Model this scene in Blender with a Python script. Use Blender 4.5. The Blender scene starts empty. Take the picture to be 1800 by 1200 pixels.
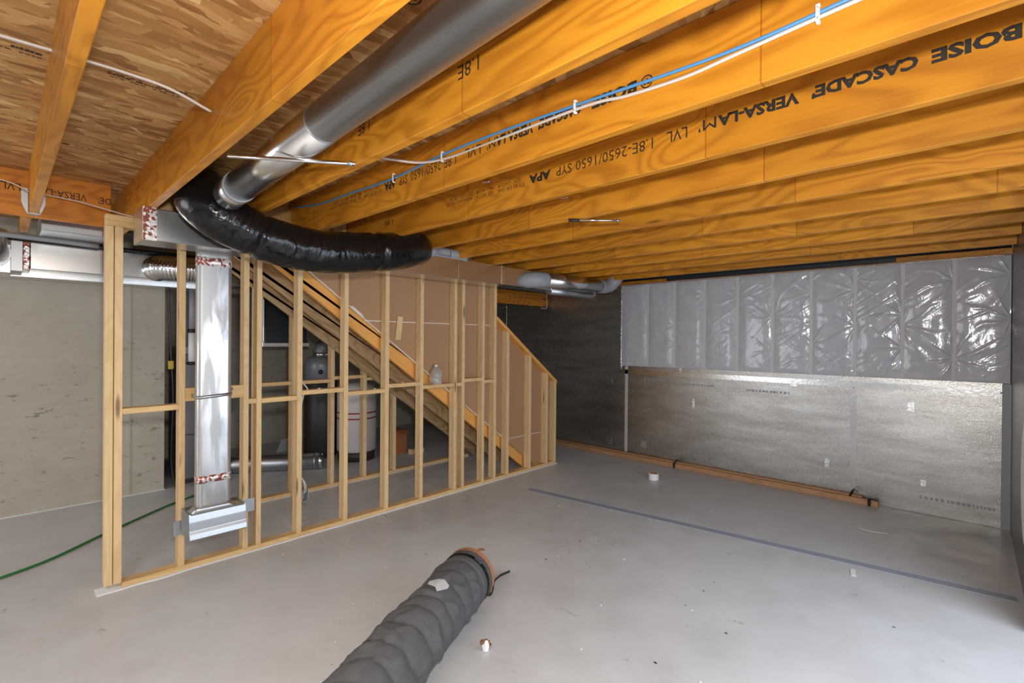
import bpy, bmesh, math, random
from mathutils import Vector, Matrix, noise
random.seed(7)
SC = bpy.context.scene
COL = SC.collection

# ------------------------------------------------------------------ camera, world, lights, exposure
CAM_H = 1.66
def make_camera():
    yaw, pitch, roll = math.radians(43.4), math.radians(-.166), math.radians(.438)
    F = Vector((-math.sin(yaw), math.cos(yaw), 0)); R = Vector((math.cos(yaw), math.sin(yaw), 0)); U = Vector((0, 0, 1))
    F, U = F*math.cos(pitch)+U*math.sin(pitch), -F*math.sin(pitch)+U*math.cos(pitch)
    R, U = R*math.cos(roll)+U*math.sin(roll), -R*math.sin(roll)+U*math.cos(roll)
    cd = bpy.data.cameras.new('camera'); co = bpy.data.objects.new('camera', cd); COL.objects.link(co)
    cd.sensor_fit = 'HORIZONTAL'; cd.sensor_width = 36; cd.lens = 851.5/1800*36; cd.clip_start = .05
    B = -F
    co.matrix_world = Matrix(((R.x, U.x, B.x, 0), (R.y, U.y, B.y, 0), (R.z, U.z, B.z, CAM_H), (0, 0, 0, 1)))
    SC.camera = co
make_camera()
w = bpy.data.worlds.new('world'); SC.world = w; w.use_nodes = True
w.node_tree.nodes['Background'].inputs[0].default_value = (.80, .88, 1.0, 1)
w.node_tree.nodes['Background'].inputs[1].default_value = .7
def lamp(name, kind, loc, energy, color, aim=None, **kw):
    d = bpy.data.lights.new(name, kind); d.energy = energy; d.color = color
    for k, v in kw.items(): setattr(d, k, v)
    o = bpy.data.objects.new(name, d); COL.objects.link(o); o.location = loc
    if aim is not None: o.rotation_euler = (Vector(aim)-Vector(loc)).to_track_quat('-Z', 'Y').to_euler()
    return o
lamp('camera_flash', 'POINT', (.08, .04, 1.89), 225, (1.0, .97, .91), shadow_soft_size=.05)
lamp('window_daylight', 'AREA', (.95, 2.75, 1.15), 88, (.74, .85, 1.0), aim=(-2.6, 3.3, -.35), shape='RECTANGLE', size=2.5, size_y=1.9)
lamp('side_window_daylight', 'AREA', (-4.9, -3.6, 1.5), 85, (.92, .95, 1.0), aim=(-5.6, 2, .6), shape='RECTANGLE', size=2.6, size_y=1.8)
lamp('floor_fill_panel', 'AREA', (-1.0, -.75, 2.43), 70, (.94, .97, 1.0), aim=(-1.0, -.75, 0), shape='RECTANGLE', size=2.4, size_y=.6)  # added unseen fill panel facing down, brightens the floor
SC.view_settings.view_transform = 'Standard'; SC.view_settings.look = 'None'
SC.view_settings.gamma = 1; SC.view_settings.use_curve_mapping = False
SC.view_settings.exposure = -.28

# ------------------------------------------------------------------ material helpers
class NT:
    def __init__(s, name):
        s.m = bpy.data.materials.new(name); s.m.use_nodes = True; s.t = s.m.node_tree
        s.b = s.t.nodes['Principled BSDF']
    def n(s, typ, **kw):
        x = s.t.nodes.new('ShaderNode'+typ)
        for k, v in kw.items():
            if k.startswith('i_'):
                key = k[2:]; key = int(key) if key.isdigit() else key.replace('_', ' ')
                x.inputs[key].default_value = v
            else: setattr(x, k, v)
        return x
    def l(s, a, b): s.t.links.new(a, b)
    def math(s, op, a, b=None, clamp=False):
        x = s.n('Math', operation=op, use_clamp=clamp)
        for i, v in enumerate((a, b)):
            if v is None: continue
            if isinstance(v, (int, float)): x.inputs[i].default_value = v
            else: s.l(v, x.inputs[i])
        return x.outputs[0]
    def coords(s, rnd=True, kind='Object'):
        tc = s.n('TexCoord'); v = tc.outputs[kind]
        if rnd:
            oi = s.n('ObjectInfo'); sc = s.n('VectorMath', operation='SCALE')
            cmb = s.n('CombineXYZ', i_X=31., i_Y=57., i_Z=83.)
            s.l(cmb.outputs[0], sc.inputs[0]); s.l(oi.outputs['Random'], sc.inputs['Scale'])
            ad = s.n('VectorMath', operation='ADD'); s.l(v, ad.inputs[0]); s.l(sc.outputs[0], ad.inputs[1]); v = ad.outputs[0]
        return v
    def map(s, v, scale=(1, 1, 1), rot=(0, 0, 0)):
        x = s.n('Mapping'); x.inputs['Scale'].default_value = scale; x.inputs['Rotation'].default_value = rot
        s.l(v, x.inputs[0]); return x.outputs[0]
    def noise(s, v, scale, detail=2, rough=.5, dist=0.):
        x = s.n('TexNoise', i_Scale=scale, i_Detail=detail, i_Roughness=rough, i_Distortion=dist); s.l(v, x.inputs['Vector']); return x.outputs['Fac']
    def voro(s, v, scale, out='Distance', feature='F1', rand=1.):
        x = s.n('TexVoronoi', feature=feature, i_Scale=scale, i_Randomness=rand); s.l(v, x.inputs['Vector']); return x.outputs[out]
    def ramp(s, f, stops, interp='LINEAR'):
        x = s.n('ValToRGB'); x.color_ramp.interpolation = interp; e = x.color_ramp.elements
        while len(e) < len(stops): e.new(.5)
        for el, (p, c) in zip(e, stops):
            el.position = p; el.color = (c, c, c, 1) if isinstance(c, (int, float)) else (*c, 1)
        s.l(f, x.inputs[0]); return x.outputs[0]
    def mix(s, f, a, b, mode='MIX'):
        x = s.n('Mix', data_type='RGBA', blend_type=mode)
        for i, v in ((0, f), (6, a), (7, b)):
            if isinstance(v, (int, float)): x.inputs[i].default_value = v
            elif isinstance(v, tuple): x.inputs[i].default_value = (*v, 1)
            else: s.l(v, x.inputs[i])
        return x.outputs[2]
    def bump(s, h, strength=.2, dist=.01):
        x = s.n('Bump', i_Strength=strength, i_Distance=dist); s.l(h, x.inputs['Height']); s.l(x.outputs[0], s.b.inputs['Normal']); return x
    def set(s, col=None, rough=None, metal=None, spec=None, **kw):
        for k, v in (('Base Color', col), ('Roughness', rough), ('Metallic', metal), ('Specular IOR Level', spec), *((a.replace('_', ' '), b) for a, b in kw.items())):
            if v is None: continue
            if isinstance(v, tuple): s.b.inputs[k].default_value = (*v, 1)
            elif isinstance(v, (int, float)): s.b.inputs[k].default_value = v
            else: s.l(v, s.b.inputs[k])
        return s.m

def srgb(r, g, b):
    f = lambda c: (c/255/12.92) if c/255 <= .04045 else ((c/255+.055)/1.055)**2.4
    return (f(r), f(g), f(b))

def wood(name, light, dark, axis='X', fig=.45, fiber=.25, knots=True, seg=None, rough=.55, rot=(0, 0, 0), knot_col=(.10, .045, .012), figs=.9, kg=.74):
    N = NT(name); v = N.coords()
    if rot != (0, 0, 0): v = N.map(v, rot=rot)
    i = 'XYZ'.index(axis)
    def sc(g, o): r = [o, o, o]; r[i] = g; return tuple(r)
    f1 = N.noise(N.map(v, sc(figs, figs*4.2)), 1., 2, .45, .5)
    figv = N.math('SINE', N.math('MULTIPLY', f1, 85.)); figv = N.math('MULTIPLY_ADD', figv, .5); figv.node.inputs[2].default_value = .5
    figv = N.math('POWER', figv, 1.6)
    fb = N.noise(N.map(v, sc(1.6, 85.)), 1., 3, .6)
    bl = N.noise(N.map(v, sc(.9, 2.6)), 1., 3, .6)
    fac = N.math('ADD', N.math('MULTIPLY', figv, fig), N.math('MULTIPLY', N.math('SUBTRACT', fb, .45), fiber*2.2), True)
    fac = N.math('ADD', fac, N.math('MULTIPLY', N.math('SUBTRACT', bl, .5), .5), True)
    c = N.mix(fac, light, dark)
    if seg:
        sx = N.n('SeparateXYZ'); N.l(v, sx.inputs[0]); q = N.math('MULTIPLY', sx.outputs[i], 1./seg)
        wn = N.n('TexWhiteNoise', noise_dimensions='1D'); N.l(N.math('FLOOR', q), wn.inputs['W'])
        k = N.math('MULTIPLY_ADD', wn.outputs['Value'], .24); k.node.inputs[2].default_value = .88
        cmb = N.n('CombineXYZ'); [N.l(k, cmb.inputs[j]) for j in range(3)]
        c = N.mix(1., c, cmb.outputs[0], 'MULTIPLY')
        ln = N.math('LESS_THAN', N.math('FRACT', q), .0035); c = N.mix(N.math('MULTIPLY', ln, .6), c, dark)
    if knots:
        vv = N.n('TexVoronoi', i_Scale=1.); N.l(N.map(v, sc(1.5, 9.)), vv.inputs['Vector'])
        gate = N.math('GREATER_THAN', N.math('FRACT', N.math('MULTIPLY', vv.outputs['Color'], 7.31)), kg)
        kn = N.ramp(vv.outputs['Distance'], [(.0, 1.), (.07, .9), (.15, 0.)])
        c = N.mix(N.math('MULTIPLY', N.math('MULTIPLY', kn, gate), .8), c, knot_col)
    N.bump(fb, .12, .004)
    return N.set(c, rough, spec=.35)

M = {}
M['lvl'] = wood('lvl_amber_wood', srgb(206, 138, 38), srgb(138, 74, 14), 'X', .40, .2, True, 1.55, .42)
M['lvl_y'] = wood('lvl_amber_wood_y', srgb(208, 130, 36), srgb(138, 68, 12), 'Y', .40, .2, True, 1.55, .42)
M['stud'] = wood('pine_stud', srgb(228, 198, 150), srgb(184, 142, 90), 'Z', .2, .28, True, kg=.5)
M['pine_y'] = wood('pine_plate', srgb(226, 192, 138), srgb(178, 132, 78), 'Y', .22, .28, True)
M['pine_x'] = wood('pine_board', srgb(186, 142, 104), srgb(132, 92, 62), 'X', .25, .3, True)
M['stringer'] = wood('pine_stringer', srgb(200, 172, 130), srgb(140, 108, 70), 'Y', .45, .35, True, rot=(math.radians(35.9), 0, 0))
M['stringer_lvl'] = wood('lvl_stringer', srgb(236, 172, 92), srgb(205, 130, 52), 'Y', .2, .2, True, rot=(math.radians(35.9), 0, 0))

def osb():
    N = NT('osb_sheathing'); v = N.coords(False)
    ds = N.n('TexNoise', i_Scale=2.4, i_Detail=1.); N.l(v, ds.inputs['Vector'])
    sub = N.n('VectorMath', operation='SUBTRACT'); N.l(ds.outputs['Color'], sub.inputs[0]); sub.inputs[1].default_value = (.5, .5, .5)
    scl = N.n('VectorMath', operation='SCALE'); scl.inputs['Scale'].default_value = .16; N.l(sub.outputs[0], scl.inputs[0])
    ad = N.n('VectorMath', operation='ADD'); N.l(v, ad.inputs[0]); N.l(scl.outputs[0], ad.inputs[1]); v = ad.outputs[0]
    a = N.n('TexVoronoi', i_Scale=1.); N.l(N.map(v, (22, 5.5, 1), (0, 0, .25)), a.inputs['Vector'])
    b = N.n('TexVoronoi', i_Scale=1.); N.l(N.map(v, (26, 8, 1), (0, 0, -.45)), b.inputs['Vector'])
    pick = N.math('GREATER_THAN', N.noise(N.map(v, (9, 5, 1)), 1., 2), .52)
    ca = N.ramp(N.math('FRACT', N.math('MULTIPLY', a.outputs['Color'], 3.7)), [(0, srgb(150, 108, 62)), (.35, srgb(178, 134, 82)), (.8, srgb(192, 150, 96)), (1, srgb(222, 188, 134))])
    cb = N.ramp(N.math('FRACT', N.math('MULTIPLY', b.outputs['Color'], 5.3)), [(0, srgb(138, 94, 52)), (.4, srgb(178, 134, 82)), (1, srgb(206, 166, 110))])
    c = N.mix(pick, ca, cb)
    fb = N.noise(N.map(v, (120, 14, 1)), 1., 3, .6)
    c = N.mix(N.math('MULTIPLY', N.math('SUBTRACT', fb, .42), .9, True), c, srgb(112, 74, 40))
    N.bump(N.math('ADD', a.outputs['Distance'], fb), .25, .004)
    return N.set(c, .6, spec=.3)
M['osb'] = osb()

def concrete_floor():
    N = NT('concrete_slab'); v = N.coords(False)
    n1 = N.noise(v, .55, 4, .6); n2 = N.noise(v, 3.5, 5, .65); n3 = N.noise(v, 90., 2)
    c = N.ramp(N.math('ADD', N.math('MULTIPLY', n1, .6), N.math('MULTIPLY', n2, .4)), [(.3, srgb(180, 180, 181)), (.5, srgb(196, 198, 200)), (.72, srgb(208, 211, 214))])
    st = N.math('MULTIPLY', N.ramp(N.noise(v, 1.1, 5, .7), [(.6, 0.), (.78, 1.)]), .3)
    c = N.mix(st, c, srgb(176, 156, 138))
    sp = N.ramp(N.noise(N.map(v, (5, 9, 5), (0, 0, .5)), 1., 5, .75), [(.655, 0.), (.70, 1.)])
    c = N.mix(N.math('MULTIPLY', sp, .42), c, srgb(104, 98, 92))
    # pale drywall dust tracked out from the end of the partition
    mp = N.n('Mapping'); mp.inputs['Location'].default_value = (3.05, -3.35, 0); N.l(v, mp.inputs[0])
    ln = N.n('VectorMath', operation='LENGTH'); N.l(N.map(mp.outputs[0], (1.9, .75, 1), (0, 0, -.5)), ln.inputs[0])
    du = N.math('MULTIPLY', N.ramp(ln.outputs['Value'], [(.0, 1.), (.9, 0.)]), N.ramp(N.noise(v, 7., 5, .7), [(.42, 0.), (.62, 1.)]))
    c = N.mix(N.math('MULTIPLY', du, .5), c, srgb(226, 226, 226))
    for (px, py, sx) in ((.72, -2.95, 2.6), (.85, -2.62, 3.4), (2.35, -2.95, 2.4), (2.9, -1.45, 3.)):
        m2 = N.n('Mapping'); m2.inputs['Location'].default_value = (px, py, 0); N.l(v, m2.inputs[0])
        l2 = N.n('VectorMath', operation='LENGTH'); N.l(N.map(m2.outputs[0], (sx, sx*1.5, 1)), l2.inputs[0])
        mu = N.math('MULTIPLY', N.ramp(l2.outputs['Value'], [(.0, 1.), (.8, 0.)]), N.ramp(N.noise(v, 13., 5, .7), [(.52, 0.), (.62, 1.)]))
        c = N.mix(N.math('MULTIPLY', mu, .55), c, srgb(160, 136, 108))
    dd = N.n('TexVoronoi', i_Scale=5.); N.l(v, dd.inputs['Vector'])
    dot = N.math('MULTIPLY', N.math('LESS_THAN', dd.outputs['Distance'], .035), N.math('GREATER_THAN', N.math('FRACT', N.math('MULTIPLY', dd.outputs['Color'], 9.1)), .66))
    c = N.mix(N.math('MULTIPLY', dot, .8), c, srgb(60, 54, 50))
    N.bump(N.math('ADD', n3, N.math('MULTIPLY', n2, 2.)), .06, .003)
    return N.set(c, N.ramp(n2, [(.3, .34), (.7, .5)]), spec=.5)
M['floor'] = concrete_floor()

def concrete_wall():
    N = NT('poured_concrete_wall'); v = N.coords(False)
    n1 = N.noise(v, 1.1, 5, .6); n2 = N.noise(N.map(v, (1, 4, 11)), 1., 5, .7)
    c = N.ramp(N.math('ADD', N.math('MULTIPLY', n1, .6), N.math('MULTIPLY', n2, .4)), [(.3, srgb(176, 168, 152)), (.5, srgb(187, 180, 165)), (.7, srgb(197, 191, 178))])
    sz = N.n('SeparateXYZ'); N.l(v, sz.inputs[0])
    low = N.ramp(sz.outputs['Z'], [(.0, 1.), (.6, 0.)])
    pit = N.ramp(N.noise(N.map(v, (4, 7, 22)), 1., 5, .7), [(.60, 0.), (.66, 1.)])
    c = N.mix(N.math('MULTIPLY', N.math('MULTIPLY', pit, low), .55), c, srgb(92, 90, 82))
    N.bump(n1, .08, .01)
    return N.set(c, .8, spec=.25)
M['concrete'] = concrete_wall()

def foil():
    N = NT('foil_faced_insulation'); v = N.coords()
    n = N.noise(v, 130., 2, .6); n2 = N.noise(N.map(v, (2, 2, 9)), 1., 3)
    c = N.ramp(n2, [(.3, srgb(170, 166, 160)), (.7, srgb(196, 194, 190))])
    N.bump(N.math('ADD', n, N.math('MULTIPLY', n2, 1.5)), .6, .0026)
    return N.set(c, N.ramp(N.noise(v, 60., 2), [(.3, .20), (.7, .30)]), .92)
M['foil'] = foil()
def metal(name, col, rough, bump=0., bscale=30., spangle=True, metal=1., aniso=None):
    N = NT(name); v = N.coords()
    if spangle:
        x = N.n('TexVoronoi', i_Scale=110.); N.l(v, x.inputs['Vector']); s = N.math('FRACT', N.math('MULTIPLY', x.outputs['Color'], 3.3))
        c = N.mix(s, tuple(a*.97 for a in col), tuple(min(1, a*1.02) for a in col))
        r = rough
    else: c, r = col, rough
    if bump: N.bump(N.noise(v, bscale, 2), bump, .004)
    return N.set(c, r, metal)
M['galv'] = metal('galvanized_steel', (.52, .54, .56), .40, .012, 6.)
M['duct'] = metal('sheet_metal_duct', (.70, .70, .69), .27, .012, 4.)
M['shiny'] = metal('shiny_steel', (.72, .72, .72), .16, spangle=False)
M['shinygalv'] = metal('bright_galvanized', (.78, .78, .77), .24, .03, 5.)
def stackskin():
    N = NT('smeared_galvanized_stack'); v = N.coords()
    n = N.noise(N.map(v, (9, 9, 1.6)), 1., 4, .6, .4); k = N.ramp(n, [(.44, 0.), (.54, 1.)])
    N.bump(N.noise(N.map(v, (14, 14, 3)), 1., 3), .10, .006)
    return N.set(N.mix(k, (.50, .50, .50), (.62, .61, .60)), N.ramp(k, [(0, .52), (1, .30)]), .9)
M['stackskin'] = stackskin()
M['foiltape'] = metal('foil_tape', (.82, .82, .82), .18, .9, 60., False)
M['mastic'] = metal('grey_duct_mastic', (.33, .35, .38), .5, .7, 45., False, .0)

def printed_tape():
    N = NT('printed_foil_tape'); v = N.coords()
    n = N.math('FRACT', N.math('MULTIPLY', N.voro(N.map(v, (70, 70, 55)), 1., 'Color'), 4.1))
    k = N.math('GREATER_THAN', n, .6)
    c = N.mix(k, (.80, .78, .76), srgb(156, 88, 78))
    N.bump(N.noise(v, 50., 3), .8, .004)
    return N.set(c, .3, N.math('MULTIPLY_ADD', k, -.8)) if False else N.set(c, .3, .45)
M['redtape'] = printed_tape()

def plain(name, col, rough=.5, metal=0., bump=0., bscale=40., var=.0, spec=.5, **kw):
    N = NT(name); v = N.coords()
    c = col
    if var:
        c = N.mix(N.noise(v, bscale*.2, 4, .6), tuple(a*(1-var) for a in col), tuple(min(1, a*(1+var)) for a in col))
    if bump: N.bump(N.noise(v, bscale, 4, .6), bump, .006)
    return N.set(c, rough, metal, spec, **kw)
M['kraft'] = plain('brown_paper_drywall_back', srgb(174, 136, 100), .75, var=.07, bscale=8.)
M['joint'] = plain('white_drywall_edge', srgb(226, 220, 208), .8)
M['white'] = plain('white_plastic', srgb(235, 236, 238), .4)
M['foam'] = plain('white_foam', srgb(232, 236, 240), .8, bump=.6, bscale=60.)
M['black'] = plain('black_plastic', (.012, .012, .013), .35)
M['ink'] = plain('black_stamp_ink', (.02, .016, .012), .7)
M['blackflex'] = plain('black_flex_duct_skin', (.006, .006, .007), .14, bump=.4, bscale=42., spec=.42)
M['canvas'] = plain('grey_canvas_hose', srgb(84, 84, 86), .78, bump=.3, bscale=70., var=.25, spec=.3)
M['rust'] = plain('worn_copper_ring', srgb(176, 124, 94), .55, .2, var=.2)
M['blue'] = plain('blue_cable', srgb(84, 146, 204), .4)
M['cablew'] = plain('white_cable', srgb(206, 200, 195), .45)
M['greyplastic'] = plain('grey_plastic_strip', srgb(148, 155, 168), .45)
M['greybox'] = plain('grey_box', srgb(150, 154, 160), .45)
M['green'] = plain('green_cord', srgb(38, 122, 58), .5)
M['cardboard'] = plain('cardboard', srgb(168, 104, 62), .8, var=.08)
M['furnace'] = plain('grey_enamel', srgb(118, 116, 116), .4, .2)
M['heater'] = plain('grey_jacket', srgb(132, 134, 140), .35, .1)
M['darkjacket'] = plain('dark_jacket', srgb(52, 48, 46), .5)
M['tank'] = plain('pale_tank', srgb(206, 198, 194), .45, var=.05)
M['redmark'] = plain('red_marking', srgb(150, 58, 48), .6)
M['yellow'] = plain('yellow_tag', srgb(206, 180, 60), .6)
M['darkbox'] = plain('dark_plenum_front', srgb(38, 46, 50), .45)
M['rightwall'] = plain('sheeted_wall', srgb(98, 90, 86), .3, bump=.8, bscale=14., var=.08)
M['darkwall'] = plain('grey_block_wall', srgb(120, 118, 112), .85, var=.06)  # darker grey than the concrete, with slight random variation
def clear_plastic():
    N = NT('clear_plastic_jug')
    return N.set((.9, .92, .92), .12, IOR=1.35, Transmission_Weight=.75)
M['clear'] = clear_plastic()
def vinyl():
    N = NT('white_vinyl_facing'); v = N.coords(False)
    n = N.noise(N.map(v, (9, 9, 5), (0, .7, 0)), 1., 4, .6, .6); n2 = N.noise(N.map(v, (40, 40, 14), (0, .8, 0)), 1., 3, .6)
    N.bump(N.math('ADD', n, N.math('MULTIPLY', n2, .12)), .16, .02)
    return N.set(N.ramp(n, [(.3, srgb(190, 190, 196)), (.7, srgb(204, 204, 210))]), .13, spec=.5)
M['vinyl'] = vinyl()
M['vinylmat'] = plain('vinyl_seam_flange', srgb(212, 210, 212), .6)
M['foilsmooth'] = metal('smooth_foil_tape', (.66, .64, .62), .22, .25, 30., False)
M['seamtape'] = plain('pale_seam_tape', srgb(214, 216, 218), .3, .3, bump=.5, bscale=50.)

# ------------------------------------------------------------------ mesh helpers
WORLD = {}
def mk(name, bm, mat, parent=None, loc=(0, 0, 0), smooth=False):
    me = bpy.data.meshes.new(name)
    if isinstance(bm, bmesh.types.BMesh):
        bmesh.ops.recalc_face_normals(bm, faces=bm.faces[:]); bm.to_mesh(me); bm.free()
    else:
        me.from_pydata(*bm); me.update()
    if smooth:
        for p in me.polygons: p.use_smooth = True
    if mat is not None: me.materials.append(M[mat] if isinstance(mat, str) else mat)
    return place(bpy.data.objects.new(name, me), loc, parent)
def place(o, loc, parent=None):
    COL.objects.link(o); loc = Vector(loc); WORLD[o] = loc
    if parent is not None: o.parent = parent; o.location = loc-WORLD[parent]
    else: o.location = loc
    return o
def thing(name, loc, label, cat, group=None):
    o = bpy.data.objects.new(name, None); o.empty_display_size = .1; place(o, loc); return tag(o, label, cat, group)
def tag(o, label=None, cat=None, group=None, kind=None):
    for k, v in (('label', label), ('category', cat), ('group', group), ('kind', kind)):
        if v: o[k] = v
    return o
def bbox_bm(sx, sy, sz, bev=0., seg=1):
    bm = bmesh.new(); bmesh.ops.create_cube(bm, size=1.); bmesh.ops.scale(bm, vec=(sx, sy, sz), verts=bm.verts)
    if bev: bmesh.ops.bevel(bm, geom=bm.edges[:]+bm.verts[:], offset=bev, segments=seg, affect='EDGES', profile=.5)
    return bm
def box(name, x0, x1, y0, y1, z0, z1, mat, parent=None, bev=.002, seg=1):
    a = bbox_bm(abs(x1-x0), abs(y1-y0), abs(z1-z0), bev, seg)
    return mk(name, a, mat, parent, ((x0+x1)/2, (y0+y1)/2, (z0+z1)/2))
def smooth_path(pts, n=8):
    pts = [Vector(p) for p in pts]; out = []
    P = [2*pts[0]-pts[1]]+pts+[2*pts[-1]-pts[-2]]
    for i in range(1, len(P)-2):
        for k in range(n):
            t = k/n; a, b, c, d = P[i-1:i+3]
            out.append(.5*((2*b)+(c-a)*t+(2*a-5*b+4*c-d)*t*t+(3*b-a-3*c+d)*t**3))
    return out+[pts[-1]]
def frames(path):
    T = [(path[min(i+1, len(path)-1)]-path[max(i-1, 0)]).normalized() for i in range(len(path))]
    up = Vector((0, 0, 1)) if abs(T[0].z) < .9 else Vector((1, 0, 0))
    nrm = (up-T[0]*up.dot(T[0])).normalized(); out = []
    for t in T:
        nrm = (nrm-t*nrm.dot(t)).normalized(); out.append((t, nrm, t.cross(nrm)))
    return out
def tube(name, pts, r, mat, parent=None, n=12, sub=8, caps=True, rf=None, inner=None, flat=None):
    path = smooth_path(pts, sub) if sub else [Vector(p) for p in pts]
    fr = frames(path); o = sum(path, Vector())/len(path); bm = bmesh.new(); rings = []; s = 0.
    for i, p in enumerate(path):
        if i: s += (p-path[i-1]).length
        t, u, v = fr[i]; ring = []
        for k in range(n):
            a = 2*math.pi*k/n; rr = r if rf is None else rf(s, a, i/(len(path)-1))
            fx, fy = (1, 1) if flat is None else flat
            ring.append(bm.verts.new(p-o+u*math.cos(a)*rr*fx+v*math.sin(a)*rr*fy))
        rings.append(ring)
    for a, b in zip(rings, rings[1:]):
        for k in range(n): bm.faces.new((a[k], a[(k+1) % n], b[(k+1) % n], b[k])).smooth = True
    if caps: bm.faces.new(rings[0][::-1]); bm.faces.new(rings[-1])
    return mk(name, bm, mat, parent, o)
def cyl(name, p0, p1, r, mat, parent=None, n=24, caps=True): return tube(name, [p0, p1], r, mat, parent, n, 0, caps)
def prism(name, poly, axis, a0, a1, mat, parent=None, bev=0.):
    """poly in the plane across axis ('X': (y,z), 'Y': (x,z), 'Z': (x,y)), extruded from a0 to a1"""
    def V3(p, a): return {'X': (a, p[0], p[1]), 'Y': (p[0], a, p[1]), 'Z': (p[0], p[1], a)}[axis]
    pts = [Vector(V3(p, a)) for a in (a0, a1) for p in poly]; o = sum(pts, Vector())/len(pts); n = len(poly)
    bm = bmesh.new(); vs = [bm.verts.new(p-o) for p in pts]
    bm.faces.new(vs[:n]); bm.faces.new(vs[n:][::-1])
    for i in range(n): bm.faces.new((vs[i], vs[(i+1) % n], vs[n+(i+1) % n], vs[n+i]))
    if bev: bmesh.ops.recalc_face_normals(bm, faces=bm.faces[:]); bmesh.ops.bevel(bm, geom=bm.edges[:], offset=bev, segments=1, affect='EDGES')
    return mk(name, bm, mat, parent, o)
def clip(poly, a, b, c):
    """keep a*u+b*v<=c"""
    out = []
    for i, p in enumerate(poly):
        q = poly[(i+1) % len(poly)]; dp, dq = a*p[0]+b*p[1]-c, a*q[0]+b*q[1]-c
        if dp <= 0: out.append(p)
        if (dp < 0 < dq) or (dq < 0 < dp): t = dp/(dp-dq); out.append((p[0]+(q[0]-p[0])*t, p[1]+(q[1]-p[1])*t))
    return out
def lettering(text, p0, direction, up, width, height, parent, name='lettering', mat='ink', bold=.012, lines=1.):
    cu = bpy.data.curves.new('t', 'FONT'); cu.body = text; cu.size = 1.; cu.offset = bold; cu.resolution_u = 2; cu.align_x = 'LEFT'
    to = bpy.data.objects.new('t', cu); COL.objects.link(to); bpy.context.view_layer.update()
    me = bpy.data.meshes.new_from_object(to.evaluated_get(bpy.context.evaluated_depsgraph_get()))
    bpy.data.objects.remove(to); bpy.data.curves.remove(cu)
    xs = [v.co.x for v in me.vertices]; ys = [v.co.y for v in me.vertices]
    x0, x1, y0, y1 = min(xs), max(xs), min(ys), max(ys); d = Vector(direction); u = Vector(up)
    for v in me.vertices: v.co = d*((v.co.x-x0)/(x1-x0)*width)+u*((v.co.y-y0)/(y1-y0)-.5)*height
    me.materials.clear(); me.materials.append(M[mat])
    return place(bpy.data.objects.new(name, me), p0, parent)

def ridged(v): return 1-abs(noise.noise(v))*2
# ------------------------------------------------------------------ the room shell
ZB, ZT = 2.46, 2.746          # underside and top of the joists
YW = 6.18                     # face of the foil covered wall
def struct(o): o['kind'] = 'structure'; return o
struct(box('floor', -9, 6, -6, 7, -.12, 0, 'floor', bev=0))
ceil = struct(box('ceiling', -9, 6, -6, 7, ZT, ZT+.022, 'osb', bev=0))
wb = struct(box('wall_back', -9, .6, YW+.03, YW+.25, 0, ZB, 'darkwall', bev=0))
struct(box('wall_right', .27, .42, 4.05, YW+.03, 0, ZT, 'rightwall', bev=0))
struct(box('wall_left', -6.65, -6.4, -6, 1.24, 0, ZT, 'concrete', bev=0))
struct(box('wall_alcove', -8.2, -6.65, 1.04, 1.24, 0, ZT, 'concrete', bev=0))
struct(box('wall_rear', -8.25, -8.05, 1.24, YW+.03, 0, ZT, 'concrete', bev=0))
# foil faced boards on the back wall, with taped seams
FP = [(-8.0, -5.98, 0, 1.215), (-5.98, -3.582, 0, 1.215), (-3.572, -.892, 0, 1.215), (-.882, .215, 0, 1.215),
      (-8.0, -5.98, 1.222, ZB), (-5.98, -3.66, 1.222, ZB), (-3.66, .215, 1.222, ZB)]
for a, b, c, d in FP: box('foil_panel', a, b, YW, YW+.03, c+.001, d, 'foil', wb, .002)
box('seam_tape', -3.60, -3.556, YW-.003, YW, .01, 1.30, 'seamtape', wb, 0)
box('seam_tape', -.915, -.862, YW-.002, YW, .01, 1.185, 'foilsmooth', wb, 0)
box('edge_strip', .215, .27, YW-.004, YW+.03, 0, 1.30, M['greybox'], wb, 0)
box('seam_tape', -5.9, .2, YW-.003, YW, 1.19, 1.25, 'foilsmooth', wb, 0)
# sill plate and rim above the wall
rim = struct(box('trim_1', -9, .27, YW-.012, YW+.14, ZB-.004, ZB+.008, 'pine_x', bev=0))
box('rim_shade_panel', -9, .27, YW+.06, YW+.135, ZB+.008, ZT, 'darkbox', rim, 0)  # near-black panel painting the shaded void behind the last joist
box('rim_board', -.55, .27, YW+.02, YW+.055, ZB+.008, ZB+.06, 'lvl', rim, .002); box('rim_board', -4.4, -3.0, YW+.02, YW+.055, ZB+.008, ZB+.05, 'lvl', rim, .002)
# stair opening header board above the partition
struct(box('trim_2', -4.06, -4.03, .70, 5.9, ZB, ZT, 'osb', bev=0))

# ------------------------------------------------------------------ joists
TJ = .044
YF = [.666+.4945*i for i in range(11)]      # far faces of the joists
DX, UP = Vector((-1, 0, 0)), Vector((0, 0, -1))
ordn = ['', 'second', 'third', 'fourth', 'fifth', 'sixth', 'seventh', 'eighth', 'ninth', 'tenth', 'eleventh']
jl = ['amber laminated joist left of the round galvanized pipe, side plain without lettering',
      'amber laminated joist right of the round pipe, stamped 1.8E',
      'amber laminated joist carrying the blue and white cables',
      'amber laminated joist with the large clear BOISE CASCADE VERSA-LAM stamp']
for i in range(4, 11):
    jl.append({4: 'amber laminated joist next after the one stamped BOISE CASCADE, towards foil wall', 10: 'amber laminated joist closest to the plastic covered wall'}.get(i, 'unstamped amber joist, %s counted back from the plastic covered wall' % {9: 'second', 8: 'third', 7: 'fourth', 6: 'fifth', 5: 'sixth'}.get(i)))
JO = []
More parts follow.
